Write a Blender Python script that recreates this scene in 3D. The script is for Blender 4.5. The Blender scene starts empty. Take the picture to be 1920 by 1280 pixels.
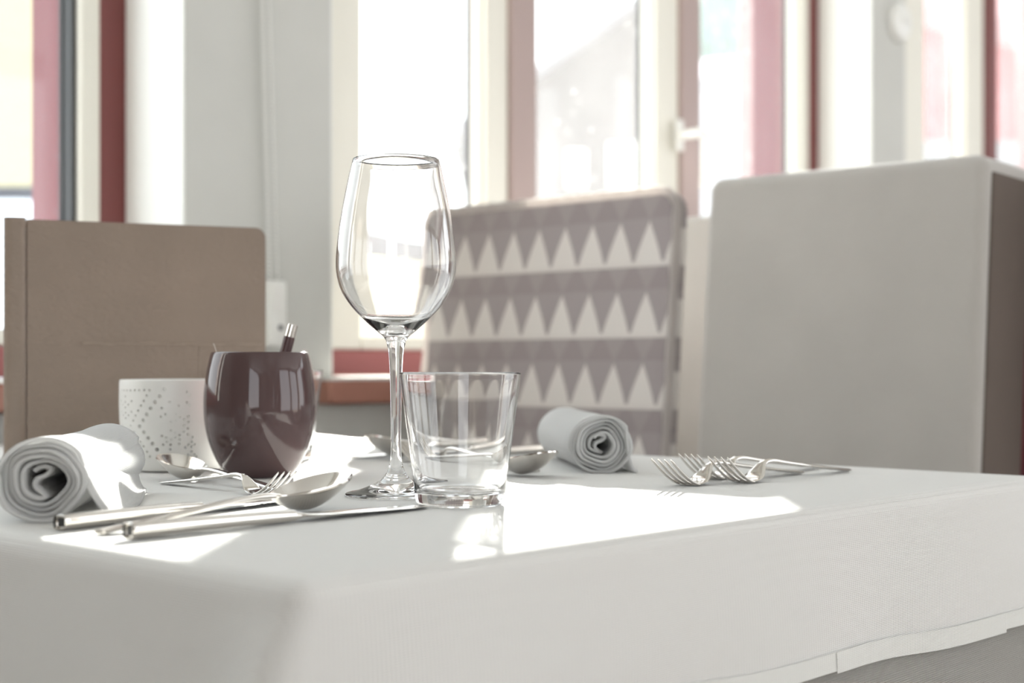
import bpy, bmesh, math, random
from math import sin, cos, pi, sqrt, atan2, radians
from mathutils import Vector, Matrix, noise

random.seed(7)
SC = bpy.context.scene
COL = SC.collection
T = 0.75                       # height of the laid table

# ------------------------------------------------------------------ camera
CAMX, CAMY, CAMZ = -0.4068, -0.5034, T + 0.097
HEAD = radians(-47.47)         # heading of the lens in the room
cam = bpy.data.cameras.new('camera')
cam.lens = 50.0
cam.sensor_width = 36.0
cam.shift_y = 45.0 / 1920.0
cam.clip_start = 0.02
cam.clip_end = 400
cam.dof.use_dof = True
cam.dof.focus_distance = 1.06
cam.dof.aperture_fstop = 5.0
cam_o = bpy.data.objects.new('camera', cam)
COL.objects.link(cam_o)
cam_o.location = (CAMX, CAMY, CAMZ)
cam_o.rotation_euler = (pi / 2, 0, HEAD)
SC.camera = cam_o

# ------------------------------------------------------------------ sky, sun, exposure
w = bpy.data.worlds.new('sky')
SC.world = w
w.use_nodes = True
nt = w.node_tree
bg = nt.nodes['Background']
tc = nt.nodes.new('ShaderNodeTexCoord')
sp = nt.nodes.new('ShaderNodeSeparateXYZ')
rp = nt.nodes.new('ShaderNodeValToRGB')
nt.links.new(tc.outputs['Generated'], sp.inputs[0])
nt.links.new(sp.outputs['Z'], rp.inputs[0])
rp.color_ramp.elements[0].position = 0.0
rp.color_ramp.elements[0].color = (0.96, 0.98, 1.0, 1)
rp.color_ramp.elements[1].position = 1.0
rp.color_ramp.elements[1].color = (0.80, 0.90, 1.0, 1)
nt.links.new(rp.outputs[0], bg.inputs[0])
bg.inputs[1].default_value = 1.35

SUN_EL = radians(19.7)
sdir = Vector((0.7627 * cos(SUN_EL), 0.6480 * cos(SUN_EL), sin(SUN_EL)))   # towards the sun
sun = bpy.data.lights.new('sun', 'SUN')
sun.energy = 13.0
sun.angle = radians(0.55)
sun.color = (1.0, 0.965, 0.91)
sun_o = bpy.data.objects.new('sun', sun)
COL.objects.link(sun_o)
sun_o.location = (6, 5, 5)
sun_o.rotation_euler = sdir.to_track_quat('Z', 'Y').to_euler()

SC.view_settings.view_transform = 'Standard'
SC.view_settings.look = 'None'
SC.view_settings.gamma = 1.0
SC.view_settings.use_curve_mapping = False
SC.view_settings.exposure = 1.32
SC.cycles.use_denoising = True
SC.cycles.sample_clamp_indirect = 6.0
SC.cycles.max_bounces = 14
SC.cycles.transparent_max_bounces = 16
SC.cycles.transmission_bounces = 14
SC.cycles.caustics_refractive = True
SC.cycles.caustics_reflective = False


# ------------------------------------------------------------------ materials
def lin(c):
    return tuple(((v / 255) / 12.92 if v / 255 <= 0.04045 else ((v / 255 + 0.055) / 1.055) ** 2.4) for v in c)


def mat(name, rgb, rough=0.6, metal=0.0, var=0.0, vscale=8.0, bump=None, spec=0.5, sheen=0.0, trans=0.0):
    """bump = (kind, scale, distance); kinds: noise, weave, rib, leather"""
    m = bpy.data.materials.new(name)
    m.use_nodes = True
    t = m.node_tree
    b = t.nodes['Principled BSDF']
    c = lin(rgb)
    b.inputs['Base Color'].default_value = (*c, 1)
    b.inputs['Roughness'].default_value = rough
    b.inputs['Metallic'].default_value = metal
    b.inputs['Specular IOR Level'].default_value = spec
    if sheen:
        b.inputs['Sheen Weight'].default_value = sheen
    co = t.nodes.new('ShaderNodeTexCoord')
    if var:
        n = t.nodes.new('ShaderNodeTexNoise')
        n.inputs['Scale'].default_value = vscale
        n.inputs['Detail'].default_value = 4
        t.links.new(co.outputs['Object'], n.inputs['Vector'])
        r = t.nodes.new('ShaderNodeValToRGB')
        r.color_ramp.elements[0].position = 0.3
        r.color_ramp.elements[1].position = 0.7
        r.color_ramp.elements[0].color = (*[v * (1 - var) for v in c], 1)
        r.color_ramp.elements[1].color = (*[min(1, v * (1 + var)) for v in c], 1)
        t.links.new(n.outputs['Fac'], r.inputs[0])
        t.links.new(r.outputs[0], b.inputs['Base Color'])
    if bump:
        kind, sc, dist = bump
        bp = t.nodes.new('ShaderNodeBump')
        bp.inputs['Distance'].default_value = dist
        bp.inputs['Strength'].default_value = 1.0
        if kind in ('weave', 'rib'):
            hs = []
            for ax in ('X', 'Y', 'Z'):
                wv = t.nodes.new('ShaderNodeTexWave')
                wv.bands_direction = ax
                wv.inputs['Scale'].default_value = sc if not (kind == 'rib' and ax == 'X') else sc * 0.45
                wv.inputs['Distortion'].default_value = 0.0
                wv.inputs['Detail'].default_value = 1
                t.links.new(co.outputs['Object'], wv.inputs['Vector'])
                hs.append(wv.outputs['Fac'])
            a = t.nodes.new('ShaderNodeMath'); a.operation = 'ADD'
            t.links.new(hs[0], a.inputs[0]); t.links.new(hs[1], a.inputs[1])
            a2 = t.nodes.new('ShaderNodeMath'); a2.operation = 'ADD'
            t.links.new(a.outputs[0], a2.inputs[0]); t.links.new(hs[2], a2.inputs[1])
            t.links.new(a2.outputs[0], bp.inputs['Height'])
        elif kind == 'leather':
            n1 = t.nodes.new('ShaderNodeTexNoise')
            n1.inputs['Scale'].default_value = sc
            n1.inputs['Detail'].default_value = 5
            mp = t.nodes.new('ShaderNodeMapping')
            mp.inputs['Scale'].default_value = (1.0, 1.0, 1.4)
            t.links.new(co.outputs['Object'], mp.inputs[0])
            t.links.new(mp.outputs[0], n1.inputs['Vector'])
            t.links.new(n1.outputs['Fac'], bp.inputs['Height'])
        else:
            n1 = t.nodes.new('ShaderNodeTexNoise')
            n1.inputs['Scale'].default_value = sc
            n1.inputs['Detail'].default_value = 6
            t.links.new(co.outputs['Object'], n1.inputs['Vector'])
            t.links.new(n1.outputs['Fac'], bp.inputs['Height'])
        t.links.new(bp.outputs[0], b.inputs['Normal'])
    if trans:
        tr = t.nodes.new('ShaderNodeBsdfTranslucent')
        tr.inputs[0].default_value = (*c, 1)
        mx = t.nodes.new('ShaderNodeMixShader')
        mx.inputs[0].default_value = trans
        out = t.nodes['Material Output']
        t.links.new(b.outputs[0], mx.inputs[1])
        t.links.new(tr.outputs[0], mx.inputs[2])
        t.links.new(mx.outputs[0], out.inputs[0])
    return m


def glass_mat(name, ior=1.5, tint=(1, 1, 1)):
    m = bpy.data.materials.new(name)
    m.use_nodes = True
    t = m.node_tree
    t.nodes.remove(t.nodes['Principled BSDF'])
    g = t.nodes.new('ShaderNodeBsdfGlass')
    g.inputs['Color'].default_value = (*tint, 1)
    g.inputs['Roughness'].default_value = 0.0
    g.inputs['IOR'].default_value = ior
    t.links.new(g.outputs[0], t.nodes['Material Output'].inputs[0])
    return m


def pane_mat(name, dust_haze):
    """a window pane: thin clear glass with dusty specks and an added scattering film that stands in for lens glare"""
    m = bpy.data.materials.new(name)
    m.use_nodes = True
    t = m.node_tree
    t.nodes.remove(t.nodes['Principled BSDF'])
    tr = t.nodes.new('ShaderNodeBsdfTransparent')
    tr.inputs[0].default_value = (0.96, 0.975, 0.97, 1)
    gl = t.nodes.new('ShaderNodeBsdfGlossy')
    gl.inputs['Roughness'].default_value = 0.02
    lw = t.nodes.new('ShaderNodeLayerWeight')
    pw = t.nodes.new('ShaderNodeMath'); pw.operation = 'POWER'; pw.inputs[1].default_value = 5.0
    t.links.new(lw.outputs['Facing'], pw.inputs[0])
    lw.inputs['Blend'].default_value = 0.5
    fr = t.nodes.new('ShaderNodeMapRange')          # Schlick reflectance of one glass face
    fr.inputs['To Min'].default_value = 0.02
    fr.inputs['To Max'].default_value = 0.9
    t.links.new(pw.outputs[0], fr.inputs['Value'])
    m1 = t.nodes.new('ShaderNodeMixShader')
    t.links.new(fr.outputs[0], m1.inputs[0])
    t.links.new(tr.outputs[0], m1.inputs[1])
    t.links.new(gl.outputs[0], m1.inputs[2])
    du = t.nodes.new('ShaderNodeBsdfTranslucent')
    du.inputs[0].default_value = (0.9, 0.88, 0.86, 1)
    co = t.nodes.new('ShaderNodeTexCoord')
    n = t.nodes.new('ShaderNodeTexNoise')
    n.inputs['Scale'].default_value = 5
    n.inputs['Detail'].default_value = 5
    t.links.new(co.outputs['Object'], n.inputs['Vector'])
    vo = t.nodes.new('ShaderNodeTexVoronoi')
    vo.inputs['Scale'].default_value = 22
    t.links.new(co.outputs['Object'], vo.inputs['Vector'])
    lt = t.nodes.new('ShaderNodeMath'); lt.operation = 'LESS_THAN'
    lt.inputs[1].default_value = 0.09
    t.links.new(vo.outputs['Distance'], lt.inputs[0])
    mu = t.nodes.new('ShaderNodeMath'); mu.operation = 'MULTIPLY'
    mu.inputs[1].default_value = min(0.8, dust_haze * 3)
    t.links.new(lt.outputs[0], mu.inputs[0])
    mr = t.nodes.new('ShaderNodeMapRange')
    mr.inputs['To Min'].default_value = dust_haze * 0.7
    mr.inputs['To Max'].default_value = dust_haze * 1.3
    t.links.new(n.outputs['Fac'], mr.inputs['Value'])
    ad = t.nodes.new('ShaderNodeMath'); ad.operation = 'ADD'
    t.links.new(mu.outputs[0], ad.inputs[0])
    t.links.new(mr.outputs[0], ad.inputs[1])
    m2 = t.nodes.new('ShaderNodeMixShader')
    t.links.new(ad.outputs[0], m2.inputs[0])
    t.links.new(m1.outputs[0], m2.inputs[1])
    t.links.new(du.outputs[0], m2.inputs[2])
    t.links.new(m2.outputs[0], t.nodes['Material Output'].inputs[0])
    return m


M = {}
M['plaster'] = mat('white_plaster', (236, 237, 233), 0.85, bump=('noise', 60, 0.0006))
M['plaster_shaded'] = mat('shaded_plaster', (206, 206, 201), 0.9, var=0.02, bump=('noise', 60, 0.0006))  # plaster darkened so the wall's shade is in its colour
M['room_wall'] = mat('warm_grey_wall', (168, 160, 152), 0.9)
M['ceiling'] = mat('ceiling_paint', (235, 235, 232), 0.9)
M['floor'] = mat('stone_floor', (168, 160, 152), 0.5, var=0.15, vscale=3)
M['cream'] = mat('cream_paint', (238, 235, 224), 0.45)
M['frame_red'] = mat('dark_red_paint', (120, 62, 60), 0.5)
M['frame_glare'] = mat('glare_paled_mullion_paint', (178, 158, 153), 0.5)  # dark red frame paint, paled by glare put into the colour
M['red_out'] = mat('red_outside_paint', (112, 52, 56), 0.6)
M['rail_red'] = mat('rose_red_rail_paint', (162, 96, 94), 0.5)
M['gasket'] = mat('black_gasket', (58, 58, 58), 0.6)
M['sill_top'] = mat('white_sill', (240, 239, 235), 0.35)
M['sill_wood'] = mat('brown_sill_wood', (168, 118, 102), 0.5, var=0.08, vscale=12)
M['white_plastic'] = mat('white_plastic', (240, 240, 236), 0.35)
M['dark_screw'] = mat('dark_screw', (80, 82, 86), 0.4, metal=0.6)
M['pane'] = pane_mat('window_glass', 0.015)
M['pane_dust_glare'] = pane_mat('dusty_glare_glass', 0.05)  # stronger scattering film, added to imitate lens glare as haze
M['cloth'] = mat('white_table_linen', (236, 235, 232), 0.9, bump=('rib', 250, 0.00022), spec=0.15, sheen=0.15)
M['under'] = mat('grey_white_linen', (200, 198, 192), 0.95, bump=('weave', 190, 0.0008), spec=0.1)
M['hem'] = mat('white_linen_hem', (238, 238, 234), 0.9, bump=('rib', 260, 0.0002), spec=0.15)
M['napkin'] = mat('white_napkin_cloth', (244, 244, 243), 0.95, bump=('weave', 330, 0.00015), spec=0.1, trans=0.4)
M['table_wood'] = mat('table_wood', (132, 98, 72), 0.5, var=0.15, vscale=6)
M['steel'] = mat('polished_steel', (222, 218, 212), 0.13, metal=1.0)
M['glass'] = glass_mat('clear_glass', 1.46, (1, 1, 1))
M['cup'] = mat('taupe_glaze', (84, 66, 66), 0.06, spec=0.55)
M['porcelain'] = mat('white_porcelain', (240, 240, 236), 0.35)
M['wax'] = mat('candle_wax', (235, 222, 196), 0.5)
M['alu'] = mat('candle_tin', (200, 200, 200), 0.3, metal=1.0)
M['leather'] = mat('taupe_leather', (146, 130, 117), 0.42, var=0.05, vscale=14, bump=('leather', 150, 0.0016), spec=0.45)
M['leather_mark'] = mat('worn_leather', (160, 144, 130), 0.5, var=0.12, vscale=60, bump=('leather', 200, 0.0009))
M['paper'] = mat('cream_paper', (238, 234, 224), 0.8)
M['pen_body'] = mat('brown_pen', (78, 52, 52), 0.35)
M['pen_text'] = mat('pen_print', (150, 132, 130), 0.5)
M['thread'] = mat('pale_thread', (228, 222, 214), 0.8)
M['beige'] = mat('beige_upholstery', (190, 186, 180), 0.92, var=0.035, vscale=9, bump=('noise', 900, 0.0006), spec=0.15, sheen=0.7)
M['shaded_side'] = mat('shaded_side_fabric', (112, 102, 95), 0.92, var=0.04, vscale=9, bump=('noise', 900, 0.0006), spec=0.15)  # upholstery colour with the shade of the chair's side painted in
M['burgundy'] = mat('burgundy_upholstery', (104, 32, 46), 0.85, bump=('noise', 500, 0.0006), sheen=0.3)
M['leg'] = mat('dark_wood_leg', (84, 66, 54), 0.5)
M['piping'] = mat('pale_piping', (214, 208, 204), 0.9, sheen=0.8, trans=0.55)
M['snow'] = mat('snow', (240, 243, 248), 0.8)
M['yellow'] = mat('pale_yellow_render', (172, 163, 132), 0.9, var=0.03)
M['grey_house'] = mat('grey_render', (82, 78, 76), 0.9, var=0.06, vscale=1.5)
M['slate'] = mat('slate_roof', (92, 92, 96), 0.8)
M['barn'] = mat('red_timber', (172, 62, 72), 0.8, var=0.08, vscale=1.2)
M['barn_pale'] = mat('pale_red_timber', (196, 140, 142), 0.8, var=0.06, vscale=1.2)
M['stone'] = mat('dark_stone', (52, 52, 58), 0.9, var=0.2, vscale=3)
M['needle'] = mat('conifer_green', (72, 112, 104), 0.9, var=0.3, vscale=4)
M['trunk'] = mat('bark', (86, 70, 58), 0.9)
M['blue_house'] = mat('pale_blue_render', (160, 176, 182), 0.9, var=0.05)
M['glass_dark'] = mat('far_window_glass', (205, 214, 224), 0.15)
M['asphalt'] = mat('grey_asphalt', (120, 122, 126), 0.9, var=0.15)
M['bead'] = mat('white_bead_plastic', (236, 236, 232), 0.4)


def triangle_fabric():
    m = bpy.data.materials.new('triangle_print_fabric')
    m.use_nodes = True
    t = m.node_tree
    b = t.nodes['Principled BSDF']
    b.inputs['Roughness'].default_value = 0.9
    b.inputs['Specular IOR Level'].default_value = 0.15
    b.inputs['Sheen Weight'].default_value = 0.25
    co = t.nodes.new('ShaderNodeTexCoord')
    s = t.nodes.new('ShaderNodeSeparateXYZ')
    t.links.new(co.outputs['Object'], s.inputs[0])

    def mth(op, a, b_=None):
        n = t.nodes.new('ShaderNodeMath')
        n.operation = op
        for i, v in enumerate((a, b_)):
            if v is None:
                continue
            if isinstance(v, (int, float)):
                n.inputs[i].default_value = v
            else:
                t.links.new(v, n.inputs[i])
        return n.outputs[0]
    p = mth('FRACT', mth('ADD', mth('DIVIDE', s.outputs['Y'], 0.0515), 20.3))
    q = mth('FRACT', mth('ADD', mth('DIVIDE', mth('SUBTRACT', s.outputs['Z'], 0.9880), 0.1015), 20.0))
    dx = mth('MULTIPLY', mth('ABSOLUTE', mth('SUBTRACT', p, 0.5)), 2.0)
    qn = mth('DIVIDE', q, 0.66)
    up = mth('MULTIPLY', mth('LESS_THAN', dx, mth('SUBTRACT', 0.96, mth('POWER', qn, 1.25))), mth('LESS_THAN', qn, 1.0))
    qd = mth('DIVIDE', mth('SUBTRACT', 1.0, q), 0.46)
    down = mth('MULTIPLY', mth('LESS_THAN', dx, mth('SUBTRACT', 0.75, qd)), mth('LESS_THAN', qd, 1.0))
    band = mth('GREATER_THAN', q, 0.68)
    line = mth('LESS_THAN', q, 0.07)

    def mixc(f, a, c):
        n = t.nodes.new('ShaderNodeMix')
        n.data_type = 'RGBA'
        t.links.new(f, n.inputs[0])
        for k, v in ((6, a), (7, c)):
            if isinstance(v, tuple):
                n.inputs[k].default_value = (*lin(v), 1)
            else:
                t.links.new(v, n.inputs[k])
        return n.outputs[2]
    c0 = mixc(band, (166, 158, 158), (158, 149, 149))
    c1 = mixc(down, c0, (166, 158, 157))
    c2 = mixc(up, c1, (224, 219, 214))
    c3 = mixc(line, c2, (220, 215, 210))
    t.links.new(c3, b.inputs['Base Color'])
    n1 = t.nodes.new('ShaderNodeTexNoise')
    n1.inputs['Scale'].default_value = 800
    t.links.new(co.outputs['Object'], n1.inputs['Vector'])
    bp = t.nodes.new('ShaderNodeBump')
    bp.inputs['Distance'].default_value = 0.0006
    t.links.new(n1.outputs['Fac'], bp.inputs['Height'])
    t.links.new(bp.outputs[0], b.inputs['Normal'])
    return m


M['triangles'] = triangle_fabric()


# ------------------------------------------------------------------ helpers
def link(name, me, m=None, parent=None):
    o = bpy.data.objects.new(name, me)
    COL.objects.link(o)
    if m is not None:
        me.materials.append(M[m])
    if parent is not None:
        o.parent = parent
    return o


def obj(name, bm, m, parent=None, smooth=False, angle=None):
    bmesh.ops.recalc_face_normals(bm, faces=bm.faces)
    me = bpy.data.meshes.new(name)
    bm.to_mesh(me)
    bm.free()
    if smooth:
        me.polygons.foreach_set('use_smooth', [True] * len(me.polygons))
        if angle is not None:
            me.set_sharp_from_angle(angle=radians(angle))
    return link(name, me, m, parent)


def tag(o, label=None, cat=None, group=None, kind=None):
    for k, v in (('label', label), ('category', cat), ('group', group), ('kind', kind)):
        if v:
            o[k] = v
    return o


def thing(name, label, cat, loc=(0, 0, 0), rz=0.0, group=None):
    o = bpy.data.objects.new(name, None)
    COL.objects.link(o)
    o.empty_display_size = 0.05
    o.location = loc
    o.rotation_euler = (0, 0, rz)
    return tag(o, label, cat, group)


def struct_empty(name, loc=(0, 0, 0)):
    o = bpy.data.objects.new(name, None)
    COL.objects.link(o)
    o.location = loc
    o['kind'] = 'structure'
    return o


def copy_tree(o, label=None, group=None, parent=None):
    c = o.copy()
    COL.objects.link(c)
    if parent is not None:
        c.parent = parent
        c.matrix_parent_inverse = o.matrix_parent_inverse.copy()
    if label:
        c['label'] = label
    if group:
        c['group'] = group
    for ch in list(o.children):
        copy_tree(ch, parent=c)
    return c


def add_box(bm, x0, x1, y0, y1, z0, z1, bevel=0.0, seg=2, mtx=None):
    r = bmesh.ops.create_cube(bm, size=1.0)
    vs = r['verts']
    for v in vs:
        v.co = Vector(((x0 + x1) / 2 + v.co.x * (x1 - x0), (y0 + y1) / 2 + v.co.y * (y1 - y0), (z0 + z1) / 2 + v.co.z * (z1 - z0)))
    if mtx is not None:
        for v in vs:
            v.co = mtx @ v.co
    if bevel:
        es = list({e for v in vs for e in v.link_edges})
        bmesh.ops.bevel(bm, geom=es, offset=bevel, segments=seg, affect='EDGES', profile=0.5)


def box(name, x0, x1, y0, y1, z0, z1, m, parent=None, bevel=0.0, seg=2):
    bm = bmesh.new()
    add_box(bm, x0, x1, y0, y1, z0, z1, bevel, seg)
    return obj(name, bm, m, parent, smooth=bevel > 0, angle=40)


def lathe(bm, prof, n=48, closed=False):
    """prof: (r, z); a point with r=0 makes a pole"""
    rings = []
    for r, z in prof:
        if r <= 1e-7:
            rings.append([bm.verts.new((0, 0, z))])
        else:
            rings.append([bm.verts.new((r * cos(2 * pi * i / n), r * sin(2 * pi * i / n), z)) for i in range(n)])
    pairs = list(zip(rings, rings[1:]))
    if closed:
        pairs.append((rings[-1], rings[0]))
    for a, b in pairs:
        for i in range(n):
            j = (i + 1) % n
            if len(a) == 1 and len(b) == 1:
                continue
            if len(a) == 1:
                bm.faces.new((a[0], b[i], b[j]))
            elif len(b) == 1:
                bm.faces.new((a[i], a[j], b[0]))
            else:
                bm.faces.new((a[i], a[j], b[j], b[i]))


def loft(bm, secs, cap=True):
    rings = [[bm.verts.new(p) for p in s] for s in secs]
    n = len(rings[0])
    for a, b in zip(rings, rings[1:]):
        for i in range(n):
            j = (i + 1) % n
            bm.faces.new((a[i], a[j], b[j], b[i]))
    if cap:
        bm.faces.new(list(reversed(rings[0])))
        bm.faces.new(rings[-1])


def tube(bm, pts, rad, n=8, cap=True):
    secs = []
    for i, p in enumerate(pts):
        p = Vector(p)
        d = (Vector(pts[min(i + 1, len(pts) - 1)]) - Vector(pts[max(i - 1, 0)])).normalized()
        up = Vector((0, 0, 1)) if abs(d.z) < 0.9 else Vector((1, 0, 0))
        a = d.cross(up).normalized()
        b = a.cross(d).normalized()
        r = rad(i) if callable(rad) else rad
        secs.append([p + a * (r * cos(2 * pi * k / n)) + b * (r * sin(2 * pi * k / n)) for k in range(n)])
    loft(bm, secs, cap)


def smooth_interp(st, n):
    """Catmull-Rom through station tuples"""
    out = []
    for i in range(len(st) - 1):
        p0, p1, p2, p3 = st[max(i - 1, 0)], st[i], st[i + 1], st[min(i + 2, len(st) - 1)]
        for k in range(n):
            t = k / n
            out.append(tuple(0.5 * (2 * b + (c - a) * t + (2 * a - 5 * b + 4 * c - d) * t * t + (3 * b - a - 3 * c + d) * t ** 3)
                             for a, b, c, d in zip(p0, p1, p2, p3)))
    out.append(tuple(st[-1]))
    return out


# ================================================================== the room
WY0, WYR, WY1 = 1.2, 1.347, 1.56      # inner face, window plane, outer face of the window wall
WIN1, WIN2, WIN3 = (-0.55, 0.766), (1.033, 2.754), (2.925, 4.5)
SILL_Z, HEAD_Z = 0.83, 2.42
XL, XR = -3.4, 6.2

box('floor', XL, XR, -4.6, WY0, -0.06, 0.0, 'floor')['kind'] = 'structure'
box('ceiling', XL, XR, -4.6, WY0, 2.72, 2.80, 'ceiling')['kind'] = 'structure'

def pierced_wall(name, along, fixed, a, b, fill_openings, z0, z1, th):  # openings in the unseen walls are made up, to let fill light in
    r = struct_empty(name)
    def piece(nm, p, q, za, zb):
        if along == 'x':
            box(nm, p, q, fixed - th, fixed, za, zb, 'room_wall', r)
        else:
            box(nm, fixed - th, fixed, p, q, za, zb, 'room_wall', r)
    cur = a
    for (p, q) in fill_openings:
        piece('pier', cur, p, 0.0, 2.72)
        piece('apron', p, q, 0.0, z0)
        piece('lintel', p, q, z1, 2.72)
        cur = q
    piece('pier', cur, b, 0.0, 2.72)
    return r


pierced_wall('wall_back', 'x', -4.6, XL, XR, [(0.9, 3.1), (3.4, 5.9)], 0.3, 2.6, 0.2)
pierced_wall('wall_left', 'y', XL, -4.6, 1.2, [(-4.3, -1.7)], 0.5, 2.65, 0.2)
pierced_wall('wall_right', 'y', XR + 0.2, -4.6, 1.2, [(-4.3, -2.4), (-2.1, -0.2)], 0.3, 2.6, 0.2)

wall = struct_empty('wall_window')
xs = [XL, WIN1[0], WIN1[1], WIN2[0], WIN2[1], WIN3[0], WIN3[1], XR]
for i in (0, 2, 4, 6):
    box('pier', xs[i], xs[i + 1], WY0, WY1, 0.0, 2.72, 'plaster_shaded', wall)
for (a, b) in (WIN1, WIN2, WIN3):
    box('apron', a, b, WY0, WY1, 0.0, SILL_Z - 0.045, 'plaster_shaded', wall)
    box('lintel', a, b, WY0, WY1, HEAD_Z, 2.72, 'plaster_shaded', wall)
    # plaster lining of the reveal, both sides
    box('reveal', b - 0.004, b, WY0 + 0.001, WYR, SILL_Z, HEAD_Z, 'plaster', wall)
    box('reveal', a, a + 0.004, WY0 + 0.001, WYR, SILL_Z, HEAD_Z, 'plaster', wall)


def window(n, a, b, mullions, stiles, pane_m, out_m, mull_m, handles=()):
    """mullions: (x0, x1); stiles: list of sashes (xl0, xl1, xr0, xr1)"""
    root = struct_empty('window_%d' % n, ((a + b) / 2, WYR, SILL_Z))
    inv = -Vector(root.location)

    def bx(name, x0, x1, y0, y1, z0, z1, m, par=None, bevel=0.003):
        bm = bmesh.new()
        add_box(bm, x0, x1, y0, y1, z0, z1, bevel, 1)
        bmesh.ops.translate(bm, verts=bm.verts, vec=inv)
        return obj(name, bm, m, par or root, smooth=True, angle=40)
    # fixed frame
    bx('frame_jamb', b - 0.046, b - 0.0005, WYR, 1.44, SILL_Z, HEAD_Z, 'frame_red')
    bx('frame_jamb', a + 0.0005, a + 0.05, WYR, 1.44, SILL_Z, HEAD_Z, 'frame_red')
    bx('frame_rail', a + 0.05, b - 0.046, WYR, 1.44, SILL_Z, SILL_Z + 0.044, 'rail_red')
    bx('frame_rail', a + 0.05, b - 0.046, WYR, 1.44, HEAD_Z - 0.06, HEAD_Z - 0.0005, 'frame_red')
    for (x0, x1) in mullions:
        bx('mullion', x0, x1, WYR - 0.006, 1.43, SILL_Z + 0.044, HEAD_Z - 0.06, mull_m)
    zs0, zs1 = SILL_Z + 0.044, HEAD_Z - 0.06
    for k, (l0, l1, r0, r1) in enumerate(stiles):
        s = bx('sash_rail', l1, r0, 1.3525, 1.4045, zs0, zs0 + 0.024, 'cream')
        bx('sash_rail', l1, r0, 1.3525, 1.4045, zs1 - 0.06, zs1, 'cream')
        bx('sash_stile', l0, l1, 1.352, 1.405, zs0, zs1, 'cream')
        st = bx('sash_stile', r0, r1, 1.350, 1.405, zs0, zs1, 'cream')
        bx('glazing_bead', r0 - 0.007, r0, 1.362, 1.388, zs0 + 0.024, zs1 - 0.06, 'gasket' if n == 1 else 'cream', st, 0.002)
        bx('gasket', r0 - 0.009, r0 - 0.0005, 1.3885, 1.398, zs0 + 0.024, zs1 - 0.06, 'gasket', st, 0.001)
        bx('pane', l1 - 0.004, r0 + 0.004, 1.388, 1.394, zs0 + 0.02, zs1 - 0.055, pane_m, None, 0.0)
    # outer lining seen through the glass
    bx('outer_lining', b - 0.038, b - 0.0005, 1.441, 1.562, SILL_Z, HEAD_Z, out_m)
    bx('outer_lining', a + 0.0005, a + 0.038, 1.441, 1.562, SILL_Z, HEAD_Z, out_m)
    # sill board
    sl = bx('sill_board', a - 0.036, b + 0.036, WY0 - 0.042, WY0 - 0.0005, SILL_Z - 0.042, SILL_Z - 0.006, 'sill_wood', None, 0.004)
    bx('sill_top', a + 0.0005, b - 0.0005, WY0, WYR, SILL_Z - 0.04, SILL_Z - 0.0005, 'sill_top', None, 0.0)
    bx('sill_top', a - 0.034, b + 0.034, WY0 - 0.040, WY0 - 0.0005, SILL_Z - 0.006, SILL_Z - 0.0005, 'sill_top', None, 0.001)
    for (hx, hz) in handles:
        bm = bmesh.new()
        add_box(bm, hx - 0.013, hx + 0.013, 1.332, 1.341, hz - 0.035, hz + 0.035, 0.004, 2)
        bmesh.ops.translate(bm, verts=bm.verts, vec=inv)
        ro = obj('handle_plate', bm, 'white_plastic', root, True, 40)
        bm = bmesh.new()
        pts = smooth_interp([(hx, 1.335, hz), (hx, 1.300, hz), (hx + 0.002, 1.285, hz), (hx + 0.010, 1.278, hz - 0.004),
                             (hx + 0.016, 1.277, hz - 0.022), (hx + 0.016, 1.278, hz - 0.07), (hx + 0.016, 1.280, hz - 0.118)], 4)
        tube(bm, pts, lambda i: 0.0105, 10)
        bmesh.ops.translate(bm, verts=bm.verts, vec=inv)
        obj('handle', bm, 'white_plastic', ro, True, 50)
    return root


window(1, *WIN1, [], [(-0.50, -0.43, 0.690, 0.7256)], 'pane', 'red_out', 'frame_red')
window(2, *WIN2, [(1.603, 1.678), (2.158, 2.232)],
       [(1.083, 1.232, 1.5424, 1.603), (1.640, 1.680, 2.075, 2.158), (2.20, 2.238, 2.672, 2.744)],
       'pane_dust_glare', 'red_out', 'frame_glare', handles=[(2.142, 1.352)])
window(3, *WIN3, [(3.72, 3.80)],
       [(2.975, 3.34, 3.60, 3.72), (3.765, 3.806, 4.38, 4.454)], 'pane_dust_glare', 'red_out', 'frame_red')

# round white fitting on the second pier
f = thing('wall_fitting', 'round white domed fitting on the narrow pier behind the large beige chair', 'wall fitting', (2.88, WY0, 1.708))
bm = bmesh.new(); lathe(bm, [(0.0, 0.0), (0.050, 0.0), (0.050, 0.010), (0.044, 0.018), (0.030, 0.022), (0.0, 0.024)], 40)
bmesh.ops.rotate(bm, verts=bm.verts, cent=(0, 0, 0), matrix=Matrix.Rotation(pi / 2, 3, 'X'))
obj('cover', bm, 'white_plastic', f, True, 40)
bm = bmesh.new(); lathe(bm, [(0.0, 0.024), (0.010, 0.024), (0.010, 0.028), (0.0, 0.029)], 20)
bmesh.ops.rotate(bm, verts=bm.verts, cent=(0, 0, 0), matrix=Matrix.Rotation(pi / 2, 3, 'X'))
obj('cap', bm, 'sill_top', f, True, 40)

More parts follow.
